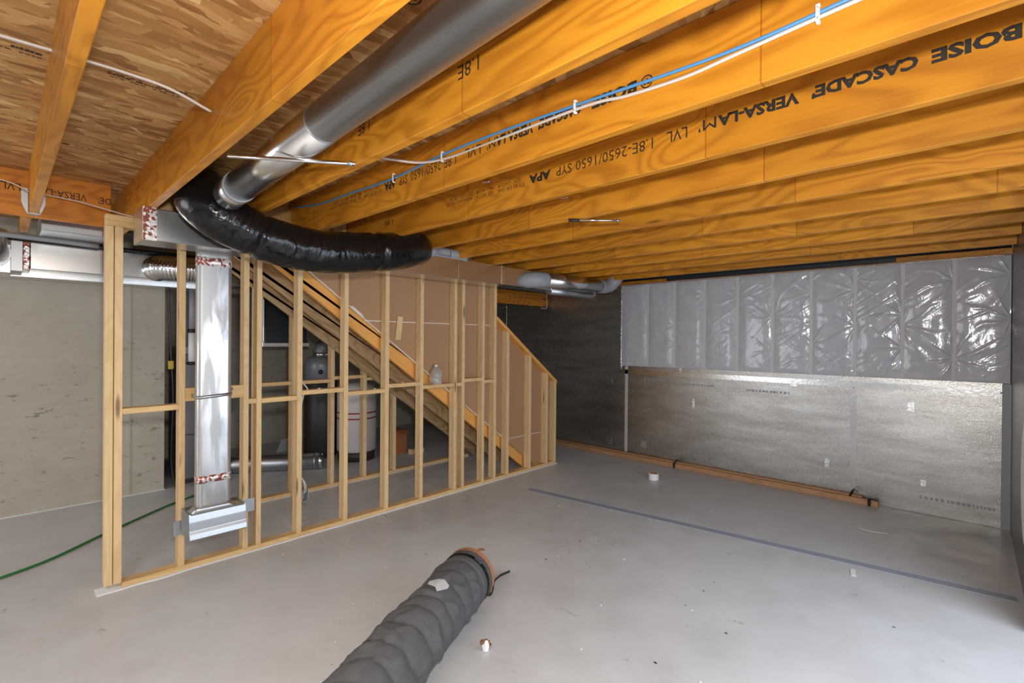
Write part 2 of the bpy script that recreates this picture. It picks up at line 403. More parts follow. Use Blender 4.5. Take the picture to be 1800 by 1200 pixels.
for i, y in enumerate(YF):
    x0, x1 = (-6.38, 3.0) if i == 0 else (-3.99, 3.0 if i < 2 else .268)
    bow = random.uniform(-.002, .002)
    o = box('floor_joist', x0, x1, y-TJ, y, ZB+bow, ZT, 'lvl', bev=.003); JO.append(o)
    tag(o, jl[i], 'joist', 'laminated floor joists')
def stamp(o, txt, xr, xl, z, hgt, bold=.012):
    y = YF[JO.index(o)]-TJ-.0006; n = len(txt); pos = 0
    for wd in txt.split(' '):
        if not wd: pos += 1; continue
        a = xr-(xr-xl)*pos/n; b = xr-(xr-xl)*(pos+len(wd))/n
        lettering(wd, (a, y, z), DX, UP, a-b, hgt, o, bold=bold); pos += len(wd)+1
J1, J2, J3 = JO[1], JO[2], JO[3]
for t, a, b, z, hh, bo in [('BOISE', .107, -.10, 2.602, .048, .05), ("CASCADE'", -.132, -.442, 2.602, .048, .05), ("VERSA-LA", -.483, -.790, 2.600, .049, .045), ("M'", -.797, -.873, 2.600, .049, .0), ('LVL', -.924, -1.021, 2.595, .05, .0),
        ('1.8E-2650/1650', -1.089, -1.533, 2.590, .052, -.004), ('SYP', -1.56, -1.664, 2.588, .05, .0), ('APA', -1.704, -1.864, 2.588, .05, .05),
        ('ICC ES ESR 1040', -1.90, -2.121, 2.575, .022, -.004), ('CCMC 12472-R', -1.93, -2.121, 2.605, .022, -.004),
        ('NER NO-1267 Alexandria LA USA', -2.161, -2.62, 2.578, .023, .0), ('MILL #1108  08/17/21  02:30', -2.161, -2.58, 2.608, .023, .0), ('1.8E', -3.28, -3.40, 2.575, .04, .0)]:
    stamp(J3, t, a, b, z, hh, bo)
for t, a, b, z, hh, bo in [('BOISE', -.90, -1.098, 2.600, .048, .05), ("CASCADE'", -1.148, -1.375, 2.600, .048, .05), ("VERSA-LA", -1.405, -1.637, 2.598, .049, .045), ("M'", -1.642, -1.70, 2.598, .049, .0), ('LVL', -1.744, -1.858, 2.594, .05, .0),
        ('1.8E-2650/1650', -1.93, -2.33, 2.590, .052, -.004), ('SYP', -2.364, -2.445, 2.586, .05, .0), ('APA', -2.481, -2.604, 2.586, .05, .05),
        ('ICC ES ESR 1040', -2.64, -2.84, 2.575, .022, -.004), ('CCMC 12472-R', -2.66, -2.84, 2.605, .022, -.004),
        ('NER NO-1267 Alexandria LA USA', -2.88, -3.3, 2.578, .023, .0), ('MILL #1108  08/17/21  02:30', -2.88, -3.26, 2.608, .023, .0)]:
    stamp(J2, t, a, b, z, hh, bo)
def ring_logo(o, x, y, z, r, plane='Y'):
    bm = bmesh.new(); n = 28
    def pt(u, v): return (u, 0, v) if plane == 'Y' else (u, v, 0)
    a = [[bm.verts.new(pt(q*math.cos(2*math.pi*k/n), q*math.sin(2*math.pi*k/n))) for k in range(n)] for q in (r, r*.8)]
    for k in range(n): bm.faces.new((a[0][k], a[0][(k+1) % n], a[1][(k+1) % n], a[1][k]))
    for pts in ([(-.55, -.45), (.05, .6), (.2, .3), (-.2, -.45)], [(.0, -.45), (.35, .25), (.6, -.45)]):
        bm.faces.new([bm.verts.new(pt(u*r, v*r)) for u, v in pts])
    return mk('emblem', bm, 'ink', o, (x, y, z))
ring_logo(J2, -.86, YF[2]-TJ-.0006, 2.602, .024)
for t, a, b, z, hh, bo in [('1.8E', -1.22, -1.33, 2.604, .05, .0), ('1.8E', -1.93, -2.03, 2.604, .05, .0), ("BOISE CASCADE' VERSA-LAM'", -2.55, -3.35, 2.592, .04, .0)]:
    stamp(J1, t, a, b, z, hh, bo)
# left hand bay: joist on a hanger against the header
lj = tag(box('floor_joist', -4.498, 3.0, .128, .172, ZB, ZT, 'lvl', bev=.003), 'darker amber joist at far left hung on a metal hanger from the header', 'joist', 'laminated floor joists')
hd = tag(box('header_beam', -4.544, -4.5, -2.5, .548, ZB-.012, ZT, 'lvl_y', bev=.003), 'amber laminated header beam crossing the far end of the left bay', 'beam')
for t, y0, y1 in [("DE'", .546, .478), ("VERSA-LAM'", .415, .135), ('LVL', .09, .0), ('1.8E-2650/1650', -.05, -.5)]:
    lettering(t, (-4.4994, y0, 2.628), Vector((0, -1, 0)), UP, y0-y1, .048, hd, bold=.0)
hg = thing('joist_hanger', (-4.5, .15, ZB), 'galvanized joist hanger holding the far left joist end', 'hanger')
box('seat', -4.498, -4.42, .122, .178, ZB-.004, ZB-.001, 'galv', hg, 0)
for s, y in ((-1, .125), (1, .175)):
    prism('side_plate', [(-4.497, ZB-.003), (-4.43, ZB-.003), (-4.47, ZB+.17), (-4.497, ZB+.17)], 'Y', y-.0015, y+.0015, 'galv', hg)
    prism('flange', [(y, ZB-.003+.0), (y+s*.02, ZB+.04), (y+s*.032, ZB+.08), (y+s*.032, ZB+.17), (y, ZB+.17)], 'X', -4.4985, -4.4965, 'galv', hg)
# mill stamp marks on the underside of the OSB (too blurred to read)
def dashes(x, y, rows, rot, seed):
    rnd = random.Random(seed); bm = bmesh.new(); zz = 0
    for (dx, ln, th, dens) in rows:
        t = 0
        while t < ln:
            wd = rnd.uniform(.006, .018)
            if rnd.random() < dens:
                q = [(dx, t), (dx+th, t), (dx+th, t+wd), (dx, t+wd)]
                bm.faces.new([bm.verts.new((a*math.cos(rot)-b*math.sin(rot), a*math.sin(rot)+b*math.cos(rot), 0)) for a, b in q])
            t += wd+rnd.uniform(.002, .006)
    return mk('stamp_marks', bm, 'ink', ceil, (x, y, ZT-.0008))
dashes(-2.55, .30, [(0, .26, .012, .95), (-.022, .26, .008, .7), (-.038, .26, .010, .8), (-.06, .29, .007, .6)], .0, 1)
dashes(-2.62, -.08, [(0, .18, .018, .9), (-.03, .2, .008, .7)], .0, 2)
dashes(-3.72, .20, [(0, .06, .02, 1.), (-.0, .2, .01, .7)], .0, 3)
dashes(-3.45, .0, [(0, .12, .006, .8)], .0, 4)
ring_logo(ceil, -1.30, .90, ZT-.0008, .03, 'Z')

# ------------------------------------------------------------------ stud partition with brown board behind it
XF_, XB_ = -4.057, -4.146
part = thing('stud_partition', (XF_, 2.5, 0), 'open pine stud partition in front of the stairs, with sloped end', 'stud wall')
def rake(y): return 1.935-.7165*(y-4.04)
STUDS = [(.469, .510), (.514, .558), (.872, .910), (1.291, 1.329), (1.385, 1.423), (1.700, 1.742), (2.115, 2.153), (2.534, 2.576), (2.942, 2.980),
         (3.384, 3.422), (3.499, 3.537), (3.798, 3.836), (3.990, 4.030)]
PLATE = .038
for a, b in STUDS: 
    ji = random.uniform(-.003, .003)
    box('stud', XB_+ji, XF_+ji, a, b, PLATE, ZB-2*PLATE, 'stud', part, .003)
for a, b in [(4.205, 4.248), (4.617, 4.657), (4.955, 4.995), (5.128, 5.170)]:
    t0, t1 = rake(a)-.047, rake(b)-.047
    prism('stud', [(a, PLATE), (b, PLATE), (b, t1), (a, t0)], 'X', XB_, XF_, 'stud', part, .002)
box('top_plate', XB_, XF_, .469, 4.03, ZB-2*PLATE, ZB-PLATE, 'pine_y', part, .003)
box('top_plate', XB_, XF_, .469, 4.03, ZB-PLATE, ZB-.001, 'pine_y', part, .003)
prism('sloped_plate', [(4.032, rake(4.032)), (5.178, rake(5.178)), (5.178, rake(5.178)-.047), (4.032, rake(4.032)-.047)], 'X', XB_-.02, XF_+.005, 'stringer_lvl', part, .002)
box('bottom_plate', XB_, XF_, .56, 5.17, .004, PLATE, 'pine_y', part, .003)
# ragged white foam strip squeezed out under the plate
bm = bmesh.new(); prev = None; yy = .43
while yy < 5.19:
    ed = XF_+.016+.012*noise.noise(Vector((yy*6, 3, 0)))+(.03*max(0, noise.noise(Vector((yy*3.1, 9, 0)))) if yy < 1. else 0)
    cur = [bm.verts.new((XF_-.10, yy, .001)), bm.verts.new((XF_-.10, yy, .005)), bm.verts.new((ed, yy, .007)), bm.verts.new((ed+.003, yy, .001))]
    if prev:
        for k in range(4): bm.faces.new((prev[k], prev[(k+1) % 4], cur[(k+1) % 4], cur[k]))
    else: bm.faces.new(cur)
    prev = cur; yy += .025
bm.faces.new(prev)
mk('foam_strip', bm, 'foam', bpy.data.objects['bottom_plate'])
BLK = [(.558, .872, 1.150, 'f'), (.910, 1.291, 1.205, 'e'), (1.329, 1.385, 1.15, 'f'), (1.423, 1.700, 1.147, 'f'), (1.742, 2.115, 1.186, 'f'), (2.153, 2.534, 1.147, 'f'),
       (2.576, 2.942, 1.190, 'f'), (2.980, 3.384, 1.152, 'f'), (3.422, 3.499, 1.152, 'f'), (3.537, 3.798, 1.190, 'f'), (3.836, 3.990, 1.16, 'f')]
for a, b, z, k in BLK:
    if k == 'f': box('blocking', XB_, XF_-.002, a, b, z, z+.038, 'pine_y', part, .003)
    else: box('blocking', XF_-.040, XF_-.002, a, b, z, z+.095, 'pine_y', part, .003)
def stair_top(y): return 2.245-.737*(y-1.804)+.012
def sheet(z0, z1, name):
    p = [(1.30, z0), (5.165, z0), (5.165, z1), (1.30, z1)]
    p = clip(p, -.737, -1, -(2.257+.737*1.804))           # above the stair line
    q1 = clip(p, 1, 0, 4.03); q2 = clip(clip(p, -1, 0, -4.03), .7165, 1, 1.935+.7165*4.04-.05)
    for q in (q1, q2):
        if len(q) > 2: prism('drywall_sheet', q, 'X', XB_-.014, XB_-.002, 'kraft', part)
sheet(1.838, ZB-.002, 'a'); sheet(.442, 1.828, 'b'); sheet(.003, .434, 'c')
box('joint_line', XB_-.0135, XB_-.001, 2.36, 4.03, 1.8285, 1.8375, 'joint', part, 0)
box('joint_line', XB_-.0135, XB_-.001, 4.27, 5.12, .4345, .4415, 'joint', part, 0)
# rough white cut edge of the board along the stringer
bm = bmesh.new(); prev = None; y = 1.46
while y < 4.3:
    th = .006+.010*max(0, noise.noise(Vector((y*9, 1, 4)))) + (.02 if 2.22 < y < 2.34 else 0)
    cur = [bm.verts.new((x, y, stair_top(y)+dz)) for x, dz in ((XB_-.016, -.004), (XB_+.002, -.004), (XB_+.002, th), (XB_-.016, th))]
    if prev:
        for k in range(4): bm.faces.new((prev[k], prev[(k+1) % 4], cur[(k+1) % 4], cur[k]))
    else: bm.faces.new(cur)
    prev = cur; y += .03
bm.faces.new(prev); mk('cut_edge', bm, 'joint', part)
# nail stubs and small shim board
sh = mk('wood_shim', bbox_bm(.012, .062, .235, .001), 'stud', None, (-4.138, 2.735, 1.77)); sh.rotation_euler = (math.radians(-7), 0, 0)
tag(sh, 'short pale wood offcut stuck on the brown board between two studs', 'wood offcut')

# ------------------------------------------------------------------ stairs behind the partition
st = thing('staircase', (-4.68, 3.2, 0), 'rough basement stairs descending behind the stud partition, seen from underneath', 'stairs')
def soff(y): return 3.395-.725*y
RUN, RISE = .262, .19
nst = 14; Y0 = 4.683
pts_b = [(Y0, 0), (.93, soff(.93))]
saw = [(.93, soff(.93)+.33)]
yb, zb_ = 4.98, 0.
teeth = [(4.98, 0.)]
for k in range(nst):
    teeth.append((yb, zb_+RISE)); yb -= RUN; zb_ += RISE; teeth.append((yb, zb_))
teeth = [p for p in teeth if p[1] < 2.70 and p[0] > .95]
poly = [(Y0, .001), (.95, soff(.95)), (.95, min(2.735, teeth[-1][1]))]+teeth[::-1][:-1]+[(4.98, .001)]
for x0, x1, m in ((-4.219, -4.181, 'stringer_lvl'), (-4.71, -4.672, 'stringer'), (-5.160, -5.122, 'stringer')):
    prism('stringer', poly, 'X', x0, x1, m, st)
yb, zb_ = 4.98, 0.
for k in range(13):
    box('riser', -5.16, -4.182, yb+.001, yb+.019, zb_+.004, zb_+RISE-.001, 'pine_x', st, .001)
    if zb_+RISE < 2.6: box('tread', -5.16, -4.182, yb-RUN+.02, yb+.035, zb_+RISE+.001, zb_+RISE+.026, 'pine_x', st, .002)
    yb -= RUN; zb_ += RISE

# far stud wall under the stairs
bw = thing('stud_wall', (-5.23, 2.8, 0), 'low pine stud wall standing beyond the stairs, seen through the partition', 'stud wall')
for b in (1.79, 2.158, 2.590, 2.992, 3.398):
    box('stud', -5.276, -5.187, b-.042, b, PLATE, min(ZB-.08, soff(b)+.12), 'stud', bw, .003)
box('bottom_plate', -5.276, -5.187, 1.74, 4.6, .003, PLATE, 'pine_y', bw, .003)
box('foam_strip', -5.285, -5.177, 1.74, 4.6, .0005, .004, 'foam', bw, 0)
for a, b, z in ((1.79, 2.116, 1.17), (2.158, 2.548, 1.17), (2.59, 2.95, 1.20), (2.992, 3.356, 1.17)):
    box('blocking', -5.276, -5.187, a, b, z, z+.038, 'pine_y', bw, .003)

# dropped header over the stair foot
db = tag(box('header_beam', -5.072, -5.028, 4.55, 6.175, 2.205, 2.415, 'lvl_y', bev=.003), 'short amber beam running into the dark foil wall beneath the duct', 'beam')
for t, y0, y1, z, hh, bo in [('APA', 6.13, 6.03, 2.325, .04, .05), ('SYP', 6.01, 5.95, 2.325, .04, .0), ('1.8E-2650/1650', 5.92, 5.6, 2.325, .03, .0), ('NER NO-1267 Alexandria LA USA', 5.58, 5.25, 2.31, .02, .0), ('MILL #1108', 5.58, 5.45, 2.337, .02, .0)]:
    lettering(t, (-5.0274, y0, z), Vector((0, -1, 0)), UP, y0-y1, hh, db, bold=bo)
wc = tag(tube('white_wire', [(-5.02, 6.10, 2.42), (-5.015, 6.12, 2.30), (-5.015, 6.12, 2.20), (-5.02, 6.08, 2.175), (-5.02, 5.98, 2.18)], .007, 'cablew', n=6), 'short white wire hooked round the end of the stair header', 'wire')

# ------------------------------------------------------------------ trunk duct, stack, flex duct
tr = thing('trunk_duct', (-3.79, 3.0, 2.255), 'long rectangular sheet metal trunk duct along the top of the partition', 'duct')
XA, XBk, Z0, Z1 = -3.66, -3.925, 2.258, 2.456
box('duct_section', XBk, XA, .60, 3.71, Z0, Z1, 'duct', tr, .004)
box('duct_section', XBk, XA, 3.735, 5.50, Z0, Z1, 'duct', tr, .004)
tag(box('seam_tape', XBk-.002, XA+.002, 3.70, 3.745, Z0-.002, Z1+.001, 'foiltape', tr, 0), 'crinkled silver foil tape')
box('end_flange', XBk-.004, XA+.005, .592, .610, Z0-.004, Z1+.003, 'duct', tr, 0)
tag(box('printed_tape', XA-.01, XA+.0062, .596, .665, Z0-.003, Z1+.002, 'redtape', tr, 0), 'foil tape with red print')
for yy in (1.5, 2.3, 3.1, 4.4): box('drive_cleat', XBk-.003, XA+.0015, yy, yy+.004, Z0-.0015, Z1, 'duct', tr, 0)
# flat metal stack hanging down to a boot
sk = thing('wall_stack_duct', (-3.86, 1.04, .28), 'tall flat galvanized stack duct dropping from the trunk to the wall boot', 'duct')
def rrect(cx, cy, hx, hy, r, n=5):
    out = []
    for (sx, sy, a0) in ((1, 1, 0), (-1, 1, 90), (-1, -1, 180), (1, -1, 270)):
        for k in range(n+1):
            a = math.radians(a0+90*k/n); out.append((cx+sx*(hx-r)+r*math.cos(a), cy+sy*(hy-r)+r*math.sin(a)))
    return out
def loft(name, secs, mat, parent, caps=True):
    bm = bmesh.new(); rings = [[bm.verts.new((x, y, z)) for x, y in s] for s, z in secs]; n = len(rings[0])
    for a, b in zip(rings, rings[1:]):
        for k in range(n): bm.faces.new((a[k], a[(k+1) % n], b[(k+1) % n], b[k])).smooth = True
    if caps: bm.faces.new(rings[0]); bm.faces.new(rings[-1][::-1])
    o = mk(name, bm, mat, parent, (0, 0, 0)); return o
YS0, YS1 = .925, 1.138; YC = (YS0+YS1)/2; HY = (YS1-YS0)/2
secs = []
for k in range(40):
    z = 2.262-(2.262-.47)*k/39; dent = .003*noise.noise(Vector((1, 2, z*4)))
    secs.append((rrect(-3.86+dent, YC, .045, HY, .03), z))
loft('stack', secs, 'stackskin', sk)
for z0, z1 in ((2.155, 2.215), (.66, .71)):
    tag(loft('printed_tape', [(rrect(-3.86, YC, .047, HY+.002, .031), z0), (rrect(-3.86, YC, .047, HY+.002, .031), z1)], 'redtape', sk), 'red printed foil tape')
loft('boot_collar', [(rrect(-3.86, YC, .05, HY+.004, .03), .50), (rrect(-3.875, YC+.005, .065, HY+.03, .03), .465), (rrect(-3.90, 1.065, .07, .17, .012), .45)], 'galv', sk)
prism('boot', [(-3.845, .455), (-3.835, .40), (-3.832, .34), (-3.822, .318), (-3.815, .286), (-3.83, .280), (-4.04, .280), (-4.04, .455)], 'Y', .885, 1.242, 'galv', sk, .002)
tag(box('hanger_tab', XF_+.0, XF_+.003, .842, .93, .262, .365, 'galv', sk, 0), 'flat galvanized tab nailed to a stud')
tag(box('hanger_tab', XF_+.0, XF_+.003, 1.235, 1.372, .315, .415, 'galv', sk, 0), 'flat galvanized tab nailed to a stud')
def ribbon(name, pts, wid, th, mat, parent=None, sub=0): return tube(name, pts, 1., mat, parent, 4, sub, True, rf=lambda s, a, t: 1., flat=(wid*.5, th*.5))
stp = [(-4.054, .945, 1.243), (-4.05, .955, 1.244), (-3.83, .922, 1.25), (-3.812, .935, 1.25), (-3.811, 1.12, 1.262), (-3.83, 1.142, 1.263), (-4.04, 1.19, 1.275), (-4.054, 1.215, 1.277)]
ribbon('strap', stp, .022, .003, 'galv', sk)
# bulging black flex duct
fx = thing('black_flex_duct', (-3.3, 1.5, 2.15), 'fat black insulated flex duct sagging in front of the trunk duct', 'flex duct')
def rflex(s, a, t):
    r = .146 if t < .8 else .146-.02*(t-.8)/.2
    wr = .0055*(ridged(Vector((s*30, math.cos(a)*2.2, math.sin(a)*2.2)))-.6)*(.35+.65*max(0, noise.noise(Vector((s*5, math.cos(a)*1.5, math.sin(a)*1.5+3)))*2))+.005*noise.noise(Vector((s*9, math.cos(a)*2, math.sin(a)*2+5)))
    for p in (.68, 1.53): r -= .016*math.exp(-((s-p)/.022)**2)
    return r+wr
tube('sleeve', [(-3.62, .86, 2.60), (-3.42, .84, 2.56), (-3.31, .84, 2.455), (-3.29, .975, 2.362), (-3.29, 1.22, 2.288), (-3.29, 1.523, 2.266), (-3.29, 1.872, 2.303), (-3.30, 2.17, 2.358), (-3.36, 2.37, 2.415), (-3.47, 2.47, 2.43)], .146, 'blackflex', fx, 64, 44, True, rflex)
tag(tube('zip_band', [(-3.29, 1.375, 2.27), (-3.29, 1.39, 2.269)], .139, 'black', fx, 28, 0), 'black band cinched round the sleeve')
# round pipe in the joist bay
rp = thing('round_pipe', (-2, .90, 2.45), 'round galvanized pipe running up the joist bay, reflecting grey', 'pipe')
def pz(x): return 2.574-(x+1.0)*-.042 if False else 2.574+(x+1.0)*.042
cyl('pipe_section', (2.2, .885, 2.66), (-1.95, .90, pz(-1.95)), .078, 'galv', rp, 40)
cyl('pipe_section', (-1.92, .90, pz(-1.92)), (-2.95, .905, pz(-2.95)), .081, 'shinygalv', rp, 40)
cyl('pipe_section', (-2.93, .905, pz(-2.93)), (-3.12, .91, pz(-3.12)), .083, 'duct', rp, 40)
cyl('joint_ring', (-2.92, .905, pz(-2.92)), (-2.955, .905, pz(-2.955)), .085, 'mastic', rp, 40)
# thin rods stretched under the bays
for (a, b, lab, r) in [((-2.30, .665, 2.434), (-1.985, 1.075, 2.434), 'shiny steel tube bridging under the round pipe between two joists', .009),
                       ((-1.905, 2.59, 2.452), (-1.68, 2.80, 2.452), 'short steel rod with a black sleeve under the joists near centre', .007)]:
    t = thing('support_rod', (Vector(a)+Vector(b))/2, lab, 'rod')
    cyl('rod', a, b, r, 'shiny', t, 12); d = (Vector(b)-Vector(a)).normalized()
    cyl('end_nut', Vector(b)-d*.02, Vector(b)-d*.008, r*1.5, 'galv', t, 6); cyl('tip', Vector(b)-d*.008, Vector(b)+d*.006, r*.9, 'galv', t, 8)
    if r < .008: cyl('sleeve', Vector(a)-d*.03, Vector(a)+d*.04, r*1.5, 'black', t, 12)
# pipe take off at the far end of the trunk, sealed with mastic
tk = tr
cyl('takeoff_pipe', (-3.56, 4.30, 2.355), (-3.54, 5.42, 2.375), .083, 'shinygalv', tk, 28)
tube('elbow', [(-3.72, 4.12, 2.345), (-3.63, 4.14, 2.345), (-3.575, 4.20, 2.35), (-3.56, 4.32, 2.355)], .09, 'mastic', tk, 24, 6)
tube('elbow', [(-3.54, 5.40, 2.375), (-3.54, 5.54, 2.38), (-3.50, 5.63, 2.42), (-3.42, 5.66, 2.52)], .088, 'mastic', tk, 24, 6)
cyl('takeoff_pipe', (-3.70, 4.55, 2.262), (-3.70, 5.45, 2.262), .05, 'galv', tk, 20)
tk2 = tr
tube('collar', [(-3.62, 2.72, 2.475), (-3.70, 2.86, 2.50), (-3.72, 3.02, 2.50)], .05, 'mastic', tk2, 18, 6)
tube('collar', [(-3.70, 3.0, 2.49), (-3.70, 3.1, 2.49), (-3.70, 3.2, 2.475)], .055, 'mastic', tk2, 18, 6)
mk('mastic_smear', bbox_bm(.02, .5, .012, .004, 2), 'mastic', tk2, (-3.66, 2.96, 2.452))

# ------------------------------------------------------------------ cables on the joists
def cable(name, pts, r, mat, label, cat='cable', flat=None): return tag(tube(name, pts, r, mat, None, 8, 10, True, flat=flat, rf=(lambda s, a, t: r) if flat else None), label, cat)
yc = YF[2]-TJ
B = [(.25, 2.64), (-.25, 2.606), (-.60, 2.590), (-1.17, 2.615), (-1.6, 2.632), (-2.03, 2.636), (-2.5, 2.615), (-3.0, 2.63), (-3.48, 2.645), (-3.95, 2.705)]
cable('blue_cable', [(x, yc-.007, z) for x, z in B], .0065, 'blue', 'thin blue cable clipped along a stamped ceiling joist', flat=(1.0, .8))
Wp = [(.25, 2.62), (-.25, 2.592), (-.55, 2.572), (-.72, 2.562), (-.94, 2.574), (-1.17, 2.598), (-2.03, 2.611), (-2.28, 2.633), (-2.45, 2.69), (-2.6, 2.72)]
cable('white_cable', [(x, yc-(.007 if i < 7 else .007+.14*(i-6)), z) for i, (x, z) in enumerate(Wp)], .0065, 'cablew', 'thin white cable running below the blue one on a ceiling joist', flat=(1.0, .8))
for x, z, lab in ((-.322, 2.597, 'white cable clip on the two cables nearest the camera'), (-1.17, 2.607, 'white cable clip in the middle of the cable run, over the lettering'), (-2.03, 2.624, 'white cable clip where the cables start to part'), (-2.49, 2.615, 'small white clip on the blue cable beyond the parting')):
    t = thing('cable_clip', (x, yc, z), lab, 'cable clip', 'clips on the blue and white cables')
    o = mk('bridge', bbox_bm(.011, .005, .05, .002, 2), 'white', t, (x, yc-.0165, z))
    for s in (-1, 1):
        mk('foot', bbox_bm(.011, .014, .008, .002), 'white', t, (x, yc-.008, z+s*.024))
        cyl('nail_head', (x, yc-.0185, z+s*.015), (x, yc-.0205, z+s*.015), .0025, 'greybox', o, 8)
OW = [(-2.50, -.6, 2.70), (-2.483, -.003, 2.715), (-2.47, .126, 2.715)]
cable('white_cable', OW+[(-2.43, .20, 2.70), (-2.39, .33, 2.685), (-2.36, .47, 2.665), (-2.375, .62, 2.63)], .0085, 'cablew', 'white cable threaded through the left joists below the OSB', flat=(.55, 1.2))
cable('white_cable', [(-2.36, .67, 2.63), (-2.35, .74, 2.66), (-2.32, .84, 2.68)], .0085, 'cablew', 'short white cable end emerging behind the pipe joist', flat=(.55, 1.2))
cable('white_wire', [(-4.30, -.4, 2.66), (-4.32, -.0, 2.62), (-4.36, .126, 2.58)], .004, 'cablew', 'thin pale wire crossing to the joist hanger from the left', 'wire')
cable('white_wire', [(-4.36, .174, 2.58), (-4.30, .36, 2.555), (-4.2, .56, 2.50), (-4.13, .64, 2.475)], .004, 'cablew', 'thin pale wire from the hanger to the post top', 'wire')
cable('white_wire', [(-2.33, 1.14, 2.63), (-2.30, 1.17, 2.60), (-2.28, 1.185, 2.575)], .006, 'cablew', 'white wire stub poking out right of the round pipe', 'wire')
cable('white_wire', [(-2.25, 2.10, 2.655), (-2.22, 2.09, 2.65), (-2.17, 2.08, 2.64)], .005, 'cablew', 'white wire stub above the small joist lettering', 'wire')
cable('steel_nail', [(-2.02, 2.60, 2.62), (-1.93, 2.56, 2.60)], .004, 'cablew', 'thin pale nail poking from a joist left of the short black-sleeved rod', 'nail')

# ------------------------------------------------------------------ plastic faced insulation on the upper half of the back wall
bl = thing('insulation_blanket', (-1.7, YW-.03, 1.31), 'wrinkled white plastic-faced insulation blanket along the top of the foil wall', 'insulation')
SEAM = [-3.665, -3.25, -2.86, -2.46, -2.06, -1.67, -1.28, -.88, -.49, -.11, .262]
ZL, ZH = 1.305, 2.452
def depth(x, z):
    k = 0
    while k < len(SEAM)-2 and x > SEAM[k+1]: k += 1
    u = (x-SEAM[k])/(SEAM[k+1]-SEAM[k]); e = max(0., min(u, 1-u))
    b = .016*math.sin(min(1., e/.3)*math.pi/2)
    vz = min(1, min(z-ZL, ZH-z)/.05); b *= max(0, vz)**.5
    g = min(1, max(.25, (x+3.2)/2.4))
    hk = math.sin(k*12.9898)*43758.5; hk -= math.floor(hk)
    wr = 0.
    # tension folds fanning out from staple points on the seams
    for q in range(3):
        h2 = math.sin(k*7.13+q*4.7)*9631.7; h2 -= math.floor(h2)
        zs = ZL+(ZH-ZL)*(.15+.3*q+.15*h2); side = 1 if (k+q) % 3 else 0
        dx_ = (1-u if side else u)*.39; dz_ = z-zs; rr_ = math.hypot(dx_, dz_)+.02
        an = math.atan2(dz_, dx_); fall = math.exp(-rr_/.16)*min(1, rr_/.05)
        wr += fall*.012*(max(0, math.cos(an*(7+2*h2)+hk*6+2*noise.noise(Vector((x*6, z*6, q)))))**3-.25)
    dg = x*math.sin(.62)-z*math.cos(.62)
    cr = noise.noise(Vector((dg*7, (x*math.cos(.62)+z*math.sin(.62))*1.1, k*4.2)))
    wr += .007*max(0, 1-abs(cr)*9)*max(0, noise.noise(Vector((x*2.3, z*2.3, 8)))+.15)
    wr += noise.noise(Vector((x*4, z*3, 2)))*.006+noise.noise(Vector((x*13, z*11, 5)))*.0016
    wr += .0035*(ridged(Vector((dg*24, (x*math.cos(.62)+z*math.sin(.62))*3, k*2.7)))-.55)*max(0, noise.noise(Vector((x*3.1, z*3.1, 4)))+.1)
    return b+wr*g*min(1, e/.03+.1)*max(0, vz)
nx, nz = 900, 170; vs, fs = [], []
for j in range(nz+1):
    z = ZL+(ZH-ZL)*j/nz
    for i in range(nx+1):
        x = SEAM[0]+(SEAM[-1]-SEAM[0])*i/nx; vs.append((x, YW-.008-depth(x, z), z))
for j in range(nz):
    for i in range(nx): a = j*(nx+1)+i; fs.append((a, a+1, a+nx+2, a+nx+1))
fo = mk('facing', (vs, [], fs), 'vinyl', bl, smooth=True)
box('batt', SEAM[0]+.005, SEAM[-1]-.002, YW-.007, YW-.001, ZL+.002, ZH-.002, 'white', bl, 0)
for x in SEAM[1:-1]: box('seam_flange', x-.016, x+.016, YW-.0125, YW-.0115, ZL+.01, ZH-.01, 'vinylmat', bl, 0)
tag(box('edge_tape', SEAM[0]-.022, SEAM[0]+.006, YW-.014, YW-.001, ZL-.02, ZH-.03, 'foiltape', bl, .002), 'crinkled silver tape down the left edge')
for x, z in [(-3.25, 1.31), (-2.4, 1.31), (-1.2, 1.31), (-.3, 1.31)]: pass
# small foil tape patches on the boards
for i, (x, z, wd, hg_) in enumerate([(-3.86, 1.08, .10, .14), (-3.33, 1.10, .08, .14), (-2.78, 1.26, .03, .09), (-2.6, .86, .03, .12), (-3.86, .20, .09, .12), (-3.30, .22, .08, .10), (-1.45, 1.2, .07, .07), (-1.12, .35, .04, .09), (-.32, .30, .04, .06), (-.42, 1.03, .05, .09)]):
    mk('tape_patch', bbox_bm(wd, .002, hg_, .0), 'foiltape' if i > 1 else 'foil', wb, (x, YW-.0015, z))
for (x0, x1, z) in ((-3.30, -2.95, 1.13), (-2.75, -2.35, 1.10), (-1.95, -1.5, 1.08), (-.35, .17, .16)):
    rnd = random.Random(int(x0*100)); t = x0
    bm = bmesh.new()
    while t < x1:
        wd = rnd.uniform(.012, .03); bm.faces.new([bm.verts.new((a-x0, 0, b)) for a, b in ((t, -.012), (t+wd, -.012), (t+wd, .012), (t, .012))]); t += wd+rnd.uniform(.006, .02)
    mk('faint_print', bm, 'greybox', wb, (x0, YW-.0008, z))

